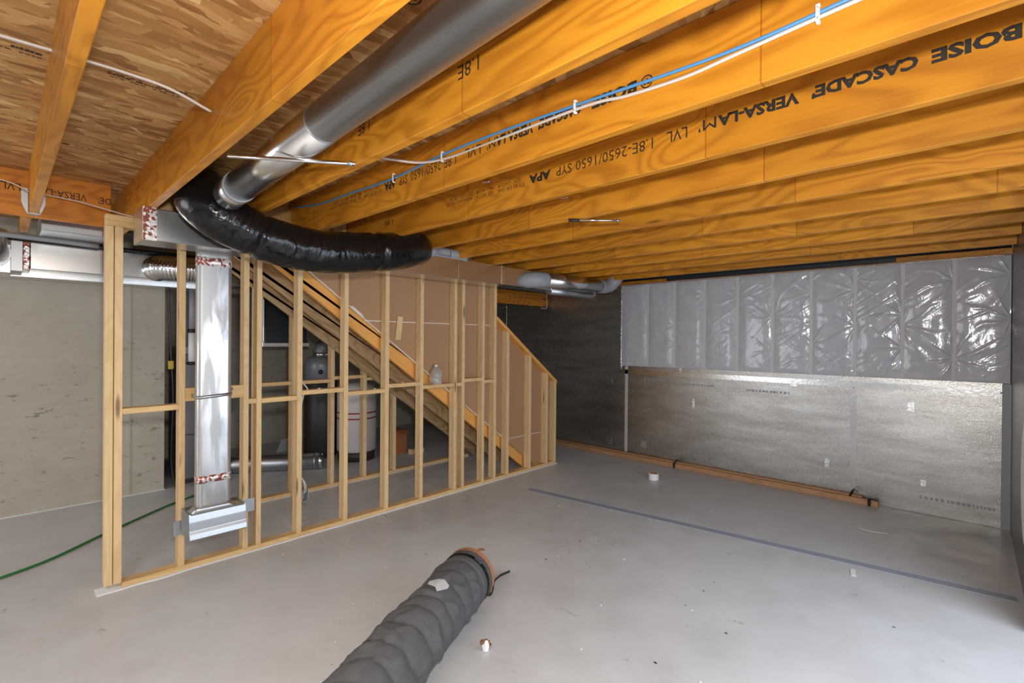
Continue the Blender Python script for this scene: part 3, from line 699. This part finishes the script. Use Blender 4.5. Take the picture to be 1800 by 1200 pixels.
# boards lying along the wall, with black ties
for (x0, x1, y0, y1, z0, z1, lab) in [(-5.6, -.66, 6.075, 6.113, .0, .062, 'long thin reddish board on the floor, outer one along the foil wall'),
                                     (-5.9, -.80, 6.118, 6.172, .0, .078, 'long reddish board on the floor tight against the foil wall')]:
    tag(box('wood_board', x0, x1, y0, y1, z0+.001, z1, 'pine_x', bev=.003), lab, 'board', 'boards along the foil wall')
for x, y, h_, lab in [(-2.80, 6.065, .12, 'black tie on the floor board nearer the stairs'), (-.90, 6.10, .13, 'upright black tie on the inner board near the foil wall corner'), (-.73, 6.062, .08, 'black tie at the end of the outer board')]:
    t = thing('black_tie', (x, y, 0), lab, 'tie')
    ribbon('band', [(x, y+.004, .004), (x-.005, y-.006, .05), (x+.004, y+.02, .075), (x+.02, y+.045, h_*.9)], .022, .006, 'black', t, 4)
    tube('loose_end', [(x, y+.01, .07), (x+.035, y+.0, h_), (x+.07, y+.02, h_-.02)], .005, 'black', t, 6, 4)
    mk('knot', bbox_bm(.03, .02, .022, .006, 2), 'black', t, (x, y-.006, .045))

# white blob for the door casing at the frame edge, its daylight coloured in
bm = bmesh.new(); bmesh.ops.create_icosphere(bm, subdivisions=4, radius=1.)
for v in bm.verts:
    c = v.co.copy(); k = 1+.10*noise.noise(c*3)
    v.co = Vector((c.x*.018*k, c.y*.22*k, c.z*.40*k))
o = mk('daylit_casing', bm, 'white', None, (.248, 4.20, .85), True); tag(o, 'white blob for the daylit door casing on the right wall at the frame edge', 'door casing')

# ------------------------------------------------------------------ mechanical corner, seen through the studs
md = thing('supply_duct', (-5.75, .7, 2.2), 'wide silver supply duct hung along the concrete wall at left', 'duct')
box('duct_section', -6.02, -5.62, .17, 1.75, 2.215, 2.44, 'duct', md, .004)
tag(box('printed_tape', -6.021, -5.618, .13, .165, 2.212, 2.442, 'redtape', md, 0), 'red printed foil tape at the duct end')
box('duct_section', -6.02, -5.62, -.55, .06, 2.17, 2.40, 'shinygalv', md, .004)
box('end_flange', -6.03, -5.60, .06, .125, 2.19, 2.43, 'galv', md, 0)
box('lower_lip', -6.30, -6.03, -.5, 2.4, 2.18, 2.22, 'duct', md, .003)
el = md
tube('elbow', [(-5.61, -.06, 2.32), (-5.48, -.06, 2.32), (-5.38, -.07, 2.35), (-5.33, -.07, 2.46)], .11, 'duct', el, 24, 6)
cyl('collar', (-5.60, -.06, 2.32), (-5.575, -.06, 2.32), .122, 'galv', el, 24)
tag(tube('grey_pipe', [(-5.15, -.8, 2.415), (-5.15, .2, 2.405), (-5.15, .55, 2.395)], .02, 'greybox', None, 12, 4), 'grey pipe crossing under the left header', 'pipe')
tag(tube('black_line_set', [(-5.585, -.5, 2.452), (-5.585, .15, 2.451), (-5.585, .5, 2.450), (-5.585, .9, 2.449), (-5.58, 1.4, 2.449)], .022, 'black', None, 12, 6), 'black insulated line running over the silver duct', 'pipe')
rb = thing('return_duct', (-5.2, .5, 2.47), 'dull metal return duct above the grey pipe, behind the left header', 'duct')
box('duct_section', -5.75, -5.15, .23, .62, 2.475, 2.62, 'galv', rb, .003); box('flange', -5.76, -5.14, .215, .232, 2.468, 2.625, 'galv', rb, 0)
tag(box('wood_stub', -5.2, -4.56, .10, .144, 2.445, 2.70, 'lvl', bev=.003), 'stub of amber joist beyond the left header', 'joist')
fl_ = md
tube('ribbed_hose', [(-5.62, 1.02, 2.31), (-5.50, 1.04, 2.31), (-5.42, 1.14, 2.305), (-5.40, 1.28, 2.31), (-5.42, 1.45, 2.33)], .115, 'shiny', fl_, 28, 22, True, rf=lambda s, a, t: .112+.006*math.sin(s*2*math.pi/.022))
tag(box('trim_3', -6.398, -6.392, .93, .945, 0, 2.2, 'concrete', bev=0), 'faint vertical form seam on the concrete wall', 'seam', kind='structure')
box('foam_strip', -6.40, -6.375, -2, 1.245, .0005, .006, 'foam', bpy.data.objects['wall_left'], 0)

fu = thing('furnace', (-6.7, 1.68, 0), 'grey upright furnace behind the stack duct', 'furnace')
box('cabinet', -7.0, -6.45, 1.40, 1.88, .05, 1.47, 'furnace', fu, .01); box('base', -6.98, -6.47, 1.42, 1.86, 0, .05, 'darkjacket', fu, 0)
cab = bpy.data.objects['cabinet']
for z in (.55, 1.08, 1.36): box('panel_line', -6.452, -6.447, 1.41, 1.87, z, z+.012, 'darkjacket', cab, 0)
for z in (.95, 1.2, 1.3): box('louver', -6.45, -6.444, 1.60, 1.66, z, z+.012, 'darkjacket', cab, 0)
box('plenum', -6.98, -6.47, 1.42, 1.86, 1.47, 1.56, 'duct', fu, .004)
vp = thing('vent_pipe', (-6.375, 1.50, 1.4), 'white plastic vent pipe rising beside the stack duct', 'pipe')
cyl('pipe_section', (-6.375, 1.50, 1.75), (-6.375, 1.50, 2.22), .043, 'greybox', vp, 20); cyl('pipe_section', (-6.375, 1.50, 1.36), (-6.375, 1.50, 1.72), .047, 'white', vp, 20); cyl('coupling', (-6.375, 1.50, 1.715), (-6.375, 1.50, 1.755), .052, 'black', vp, 20)
cyl('coupling', (-6.375, 1.50, 1.355), (-6.375, 1.50, 1.39), .056, 'black', vp, 20)
bwr = thing('black_wire', (-6.35, 1.30, 0), 'black wire with a small yellow tag hanging at the concrete corner', 'wire')
tube('strand', [(-6.36, 1.262, 2.3), (-6.36, 1.29, 1.5), (-6.35, 1.31, 1.0), (-6.36, 1.30, .3), (-6.30, 1.33, .009)], .008, 'black', bwr, 6, 6)
tag(mk('tag', bbox_bm(.006, .05, .09, .002), 'yellow', bwr, (-6.338, 1.285, 1.36)), 'yellow paper tag')
pb = thing('return_plenum', (-6.65, 2.5, 1.55), 'dark open duct plenum with pale bottom flange under the stairs', 'duct')
box('front_panel', -6.42, -6.40, 2.285, 2.80, 1.60, 2.14, 'darkbox', pb, .002); box('casing', -6.95, -6.421, 2.255, 2.83, 1.555, ZT-.001, 'duct', pb, .003)
box('side_edge', -6.42, -6.385, 2.255, 2.283, 1.60, 2.14, 'shiny', pb, .001); box('bottom_flange', -6.43, -6.39, 2.26, 2.83, 1.555, 1.60, 'tank', pb, .002)
mk('label', bbox_bm(.004, .09, .17, .001), 'white', bpy.data.objects['casing'], (-6.398, 2.24, 1.72))
wh = thing('water_heater', (-6.68, 3.12, 0), 'dark water heater with grey top and vent elbow beyond the stairs', 'water heater')
def lathe(name, prof, c, mat, parent=None, n=32):
    bm = bmesh.new(); rings = [[bm.verts.new((r*math.cos(2*math.pi*k/n), r*math.sin(2*math.pi*k/n), z)) for k in range(n)] for r, z in prof]
    for a, b in zip(rings, rings[1:]):
        for k in range(n): bm.faces.new((a[k], a[(k+1) % n], b[(k+1) % n], b[k])).smooth = True
    bm.faces.new(rings[0][::-1]); bm.faces.new(rings[-1]); return mk(name, bm, mat, parent, c)
lathe('lower_jacket', [(.20, .0), (.22, .02), (.22, 1.06), (.215, 1.065)], (-6.70, 3.14, 0), 'darkjacket', wh)
lathe('upper_jacket', [(.221, 1.066), (.222, 1.30), (.20, 1.38), (.12, 1.42), (.08, 1.425)], (-6.70, 3.14, 0), 'heater', wh)
o = lathe('badge', [(.001, -.003), (.032, -.003), (.032, .003), (.001, .003)], (-6.50, 3.04, 1.20), 'black', bpy.data.objects['upper_jacket'], 20); o.rotation_euler = (0, math.radians(90), math.radians(-26))
tube('vent_elbow', [(-6.70, 3.14, 1.42), (-6.70, 3.14, 1.50), (-6.68, 3.18, 1.57), (-6.66, 3.28, 1.62), (-6.65, 3.42, 1.66)], .10, 'heater', wh, 24, 6)
lathe('collar', [(.115, 1.41), (.115, 1.46), (.105, 1.465)], (-6.70, 3.14, 0), 'foiltape', wh)
tk3 = thing('storage_tank', (-6.15, 3.42, 0), 'pale cylindrical tank with red stripes on the mechanical room floor', 'tank')
shl = lathe('shell', [(.24, .12), (.26, .14), (.26, .92), (.24, 1.0), (.14, 1.05), (.02, 1.06)], (-6.2, 3.42, 0), 'tank', tk3); lathe('base', [(.24, 0), (.245, .13)], (-6.2, 3.42, 0), 'darkjacket', tk3)
for z in (.57, .645): lathe('stripe', [(.2612, z), (.2615, z+.004), (.2615, z+.016), (.2612, z+.02)], (-6.2, 3.42, 0), 'redmark', shl)
cb = thing('cardboard_box', (-6.05, 4.05, 0), 'brown cardboard box on the floor under the stairs', 'box')
box('carton', -6.25, -5.98, 3.90, 4.10, .001, .34, 'cardboard', cb, .003); prism('flap', [(-5.98, .335), (-5.90, .30), (-5.90, .304), (-5.98, .34)], 'Y', 3.91, 4.09, 'cardboard', cb)
tag(mk('wood_scrap', bbox_bm(.09, .22, .07, .004), 'stud', None, (-5.86, 4.18, .036)), 'pale wood scrap beside the cardboard box', 'wood offcut')
fp = thing('floor_pipe', (-6.25, 2.3, 0), 'galvanized round pipe lying on the floor beyond the partition', 'pipe')
a, b = Vector((-6.95, 1.36, .105)), Vector((-6.02, 2.80, .105)); dd = (b-a).normalized()
cyl('pipe_section', a, b, .10, 'galv', fp, 32); cyl('crimped_end', b, b+dd*.05, .096, 'shiny', fp, 24); cyl('rim', b-dd*.05, b-dd*.035, .104, 'galv', fp, 32)
bm = bmesh.new()
q = [(0, -.14, 0), (0, .16, 0), (-.10, .10, .17), (-.08, -.04, .16)]
f = bm.faces.new([bm.verts.new(p) for p in q]); bmesh.ops.solidify(bm, geom=[f], thickness=.006)
tag(mk('paper_scrap', bm, 'white', None, (-7.3, 2.90, .002)), 'white scrap of paper leaning on the far concrete wall', 'paper')

# ------------------------------------------------------------------ things on the partition
jg = thing('water_jug', (-4.10, 3.20, 1.19), 'clear plastic water jug standing on the blocking between studs', 'jug')
btl = lathe('bottle', [(.055, 0), (.062, .008), (.064, .05), (.060, .06), (.064, .07), (.064, .11), (.050, .145), (.022, .175), (.018, .185)], (-4.10, 3.17, 1.1905), 'clear', jg, 24)
lathe('cap', [(.019, .183), (.019, .20), (.016, .203)], (-4.10, 3.17, 1.1905), 'white', btl, 16)
tube('handle', [(-4.10, 3.22, 1.34), (-4.10, 3.245, 1.32), (-4.10, 3.24, 1.28), (-4.10, 3.225, 1.26)], .008, 'clear', jg, 8, 5)
eb = thing('outlet_box', (-4.09, 1.79, .28), 'blue-grey electrical outlet box with white wires on a stud', 'outlet box')
box('back', -4.135, -4.13, 1.745, 1.80, .285, .385, 'greybox', eb, 0)
for (y0, y1, z0, z1) in ((1.745, 1.749, .285, .385), (1.796, 1.80, .285, .385), (1.745, 1.80, .285, .289), (1.745, 1.80, .381, .385)): box('side', -4.135, -4.06, y0, y1, z0, z1, 'greybox', eb, 0)
for k in range(2): tube('wire', [(-4.10, 1.765+.012*k, .34), (-4.08, 1.775+.012*k, .37), (-4.09, 1.775+.01*k, .43), (-4.10, 1.755, .49)], .004, 'cablew', eb, 6, 5)
tag(tube('white_cable', [(-4.11, 1.752, 1.40), (-4.11, 1.76, 1.30), (-4.09, 1.80, 1.228), (-4.10, 1.77, 1.18), (-4.11, 1.75, 1.05)], .006, 'cablew', None, 6, 6), 'white cable looped over the blocking beside a stud', 'cable')
for i, (y, z) in enumerate([(2.33, 1.186), (2.44, 1.186), (1.90, 1.225), (2.75, 1.229)]):
    bm = bmesh.new(); bmesh.ops.create_icosphere(bm, subdivisions=2, radius=.012)
    for v in bm.verts: v.co *= 1+.4*noise.noise(v.co*90+Vector((i, 0, 0)))
    for v in bm.verts: v.co.z *= .5
    tag(mk('drywall_crumb', bm, 'joint', None, (-4.09, y, z+.004)), 'white crumb lying on top of the partition blocking', 'crumb', 'crumbs on the blocking')

# ------------------------------------------------------------------ things on the floor
tag(tube('green_cord', [(-4.6, -.5, .009), (-4.80, .0, .009), (-4.95, .27, .009), (-5.25, .59, .009), (-5.5, .88, .009), (-5.73, 1.16, .009), (-5.98, 1.52, .009), (-6.4, 1.9, .009)], .009, 'green', None, 8, 8), 'green extension cord across the floor at left', 'cord')
# long grey strip of trim
a, b = Vector((-3.56, 4.052, 0)), Vector((.235, 4.535, 0)); d = (b-a).normalized(); nrm = Vector((-d.y, d.x, 0)); L = (b-a).length
stp_ = thing('trim_strip', (a+b)/2, 'long thin grey plastic trim strip lying across the floor', 'trim strip')
def strip_piece(name, off, wid, z0, z1, mat):
    bm = bbox_bm(L, wid, z1-z0, .0005); o = mk(name, bm, mat, stp_, (a+b)/2+nrm*off+Vector((0, 0, (z0+z1)/2))); o.rotation_euler = (0, 0, math.atan2(d.y, d.x)); return o
strip_piece('web', 0, .088, .001, .005, 'greyplastic'); strip_piece('lip', .0455, .003, .001, .009, 'greyplastic'); strip_piece('lip', -.0455, .003, .001, .007, 'greyplastic')
# roll of white tape
rt = thing('tape_roll', (-2.75, 5.40, 0), 'small white roll of tape near the reddish boards', 'tape roll')
def annulus(name, r0, r1, z0, z1, c, mat, parent, n=28):
    bm = bmesh.new(); R = [[bm.verts.new((r*math.cos(2*math.pi*k/n), r*math.sin(2*math.pi*k/n), z)) for k in range(n)] for r, z in ((r0, z0), (r1, z0), (r1, z1), (r0, z1))]
    for i in range(4):
        for k in range(n): bm.faces.new((R[i][k], R[i][(k+1) % n], R[(i+1) % 4][(k+1) % n], R[(i+1) % 4][k]))
    return mk(name, bm, mat, parent, c)
annulus('tape', .042, .058, 0, .075, (-2.75, 5.40, .001), 'white', rt); annulus('core', .038, .0418, 0, .077, (-2.75, 5.40, .001), 'cardboard', rt)
mk('loose_end', bbox_bm(.035, .002, .06, 0), 'white', rt, (-2.69, 5.37, .04))
bm = bbox_bm(.12, .03, .003, .0); o = mk('plastic_scrap', bm, 'white', None, (-.60, 4.235, .003)); o.rotation_euler = (0, 0, math.radians(100)); tag(o, 'flat white plastic sliver just this side of the trim strip', 'scrap')
tag(tube('white_wire', [(-.78, 5.36, .004), (-.68, 5.27, .005), (-.56, 5.28, .004), (-.50, 5.32, .004)], .004, 'cablew', None, 6, 6), 'curl of white wire on the floor near the right corner', 'wire')
def chip(name, loc, sx, sy, sz, mat, label, cat, seed, group=None):
    bm = bmesh.new(); bmesh.ops.create_icosphere(bm, subdivisions=2, radius=1.)
    for v in bm.verts:
        k = 1+.45*noise.noise(v.co*1.7+Vector((seed*3.1, 0, 0))); v.co = Vector((v.co.x*sx*k, v.co.y*sy*k, max(0, v.co.z)*sz*k))
    o = mk(name, bm, mat, None, loc); o.rotation_euler = (0, 0, seed*1.3); return tag(o, label, cat, group)
chip('plaster_chunk', (-1.87, 1.79, .001), .022, .016, .05, 'white', 'white jagged chunk on the floor right of the canvas hose', 'chunk', 1)
chip('clay_lump', (-1.915, 1.83, .0005), .045, .03, .004, 'rust', 'flat brownish smear of clay beside the white chunk', 'smear', 2)
chip('clay_lump', (-2.80, 2.62, .0005), .035, .022, .004, 'rust', 'reddish clay smear on the floor ahead of the hose mouth', 'smear', 3)
rnd = random.Random(11); CH = []
spots = [(-2.1, 4.1), (-2.6, 3.6), (-3.2, 3.1), (-2.9, 3.9), (-3.5, 2.6), (-3.0, 2.2), (-3.1, 2.0), (-2.7, 1.7), (-2.75, 1.62), (-2.5, 1.2), (-1.7, 2.6), (-1.5, 2.2), (-2.0, 3.2), (-1.2, 3.0), (-2.45, 4.05), (-3.3, 3.6), (-1.9, 4.9), (-3.6, 4.6), (-3.8, 3.7), (-1.0, 2.4), (-3.7, 1.9), (-3.75, 1.55), (-2.2, 2.9), (-5.0, 2.2), (-4.7, 2.4), (-4.6, 3.1), (-5.9, 2.6), (-5.6, 3.3)]
for i, (x, y) in enumerate(spots):
    s = rnd.uniform(.004, .007)
    chip('drywall_crumb', (x+rnd.uniform(-.1, .1), y+rnd.uniform(-.1, .1), .0005), s*1.4, s, s*.6, 'joint', 'tiny white crumb scattered on the concrete floor', 'crumb', i, 'white crumbs scattered on the floor')
for i in range(16):
    x, y = rnd.uniform(-2.9, -.2), rnd.uniform(2.0, 5.3); s = rnd.uniform(.003, .006)
    if abs(y-(4.052+.127*(x+3.56))) < .1: continue
    chip('dirt_speck', (x, y, .0005), s*1.8, s, s*.5, 'darkjacket', 'tiny dark speck of dirt on the open floor', 'speck', i+40, 'dark specks scattered on the floor')

# ------------------------------------------------------------------ canvas hose in the foreground
hs = thing('canvas_hose', (-1.9, 1.3, 0), 'thick dark grey canvas heater hose lying in the foreground', 'hose')
HP = [(-2.30, 2.045, .165), (-2.22, 1.875, .165), (-2.11, 1.64, .165), (-1.93, 1.26, .165), (-1.72, .86, .165), (-1.45, .42, .165), (-1.1, .0, .165)]
RH = .163
RINGS = [.15, .275, .40, .55, .66, .80, .95, 1.08, 1.22, 1.36, 1.5, 1.65, 1.8, 1.95, 2.1, 2.25, 2.4, 2.6]
def rhose(s, a, t):
    c_, s_ = math.cos(a), math.sin(a)
    n_ = noise.noise(Vector((c_*1.1, s_*1.1, s*2.)))
    if s < .13: return RH+.0005+.001*n_
    q = s+.035*noise.noise(Vector((c_*1.2, s_*1.2, s*3+4)))+.012*math.sin(a+s*4)
    k = 0
    while k < len(RINGS)-2 and q > RINGS[k+1]: k += 1
    u = min(1, max(0, (q-RINGS[k])/(RINGS[k+1]-RINGS[k])))
    bulge = .013*math.sin(math.pi*u**.8)*(1+.5*noise.noise(Vector((c_, s_, k*7.))))
    crease = -.007*math.exp(-(min(u, 1-u)/.06)**2)
    fold = .014*max(0, 1-abs(noise.noise(Vector((c_*1.6+q*2, s_*1.6-q*1.5, q*6))))*5)+.006*noise.noise(Vector((c_*3, s_*3, q*9)))
    r = RH-.012+bulge+crease+fold*.7+.004*n_
    return min(r, RH-.002) if c_ < -.5 else r
skin = tube('canvas_skin', HP, RH, 'canvas', hs, 72, 34, False, rhose)
path = smooth_path(HP, 34); t0 = (path[1]-path[0]).normalized()
tag(tube('mouth_ring', [path[0]-t0*.03, path[0]+t0*.012], RH+.003, 'rust', hs, 48, 0, False), 'worn copper coloured ring at the open mouth')
tube('inner_lining', [path[0]-t0*.03, path[0]+t0*.35], RH-.010, 'canvas', hs, 40, 0, False)
def band(s0, s1, a0, a1, r, mat, name, n=18):
    """patch on the hose between lengths s0..s1 and angles a0..a1"""
    fr = frames(path); acc = 0; P = []
    for i, p in enumerate(path):
        if i: acc += (p-path[i-1]).length
        P.append(acc)
    def at(s):
        for i in range(len(P)-1):
            if P[i+1] >= s: k = (s-P[i])/(P[i+1]-P[i]); return path[i].lerp(path[i+1], k), fr[i]
        return path[-1], fr[-1]
    bm = bmesh.new(); rows = []
    for j in range(4):
        p, (t, u, v) = at(s0+(s1-s0)*j/3)
        rows.append([bm.verts.new(p+(u*math.cos(a0+(a1-a0)*k/n)+v*math.sin(a0+(a1-a0)*k/n))*r) for k in range(n+1)])
    for x, y in zip(rows, rows[1:]):
        for k in range(n): bm.faces.new((x[k], x[k+1], y[k+1], y[k])).smooth = True
    bmesh.ops.solidify(bm, geom=bm.faces[:], thickness=.003)
    return mk(name, bm, mat, hs)
band(.055, .085, -2.2, 2.2, RH+.003, 'black', 'strap', 60)
tag(band(.058, .082, -.75, -.45, RH+.007, 'galv', 'buckle', 6), 'metal strap buckle')
tag(tube('strap_tail', [(-2.235, 2.13, .06), (-2.235, 2.18, .02), (-2.27, 2.235, .012), (-2.345, 2.32, .012), (-2.375, 2.41, .012), (-2.37, 2.50, .014)], .006, 'black', hs, 6, 6, True, rf=lambda s, a, t: .006, flat=(2.0, .7)), 'loose black strap end')
tag(tube('strap_tail', [(-2.33, 1.62, .10), (-2.37, 1.60, .07), (-2.43, 1.55, .06)], .005, 'black', hs, 6, 6), 'loose strap end on the far side')
# torn white sticker
fr = frames(path)
def hose_pt(s, a, r):
    acc = 0
    for i in range(1, len(path)):
        dl = (path[i]-path[i-1]).length
        if acc+dl >= s: t, u, v = fr[i]; return path[i-1].lerp(path[i], (s-acc)/dl)+(u*math.cos(a)+v*math.sin(a))*r
        acc += dl
bm = bmesh.new()
outl = [(s_+.055, a_) for s_, a_ in [(.375, -.05), (.365, -.22), (.39, -.46), (.42, -.48), (.485, -.30), (.455, -.16), (.445, .12), (.41, .16)]]
cen = bm.verts.new(hose_pt(.475, -.14, RH+.022)); ov = [bm.verts.new(hose_pt(s, a_, RH+.020)) for s, a_ in outl]
for i in range(len(ov)): bm.faces.new((cen, ov[i], ov[(i+1) % len(ov)]))
bmesh.ops.solidify(bm, geom=bm.faces[:], thickness=.002)
tag(mk('sticker', bm, 'white', skin), 'torn white sticker')
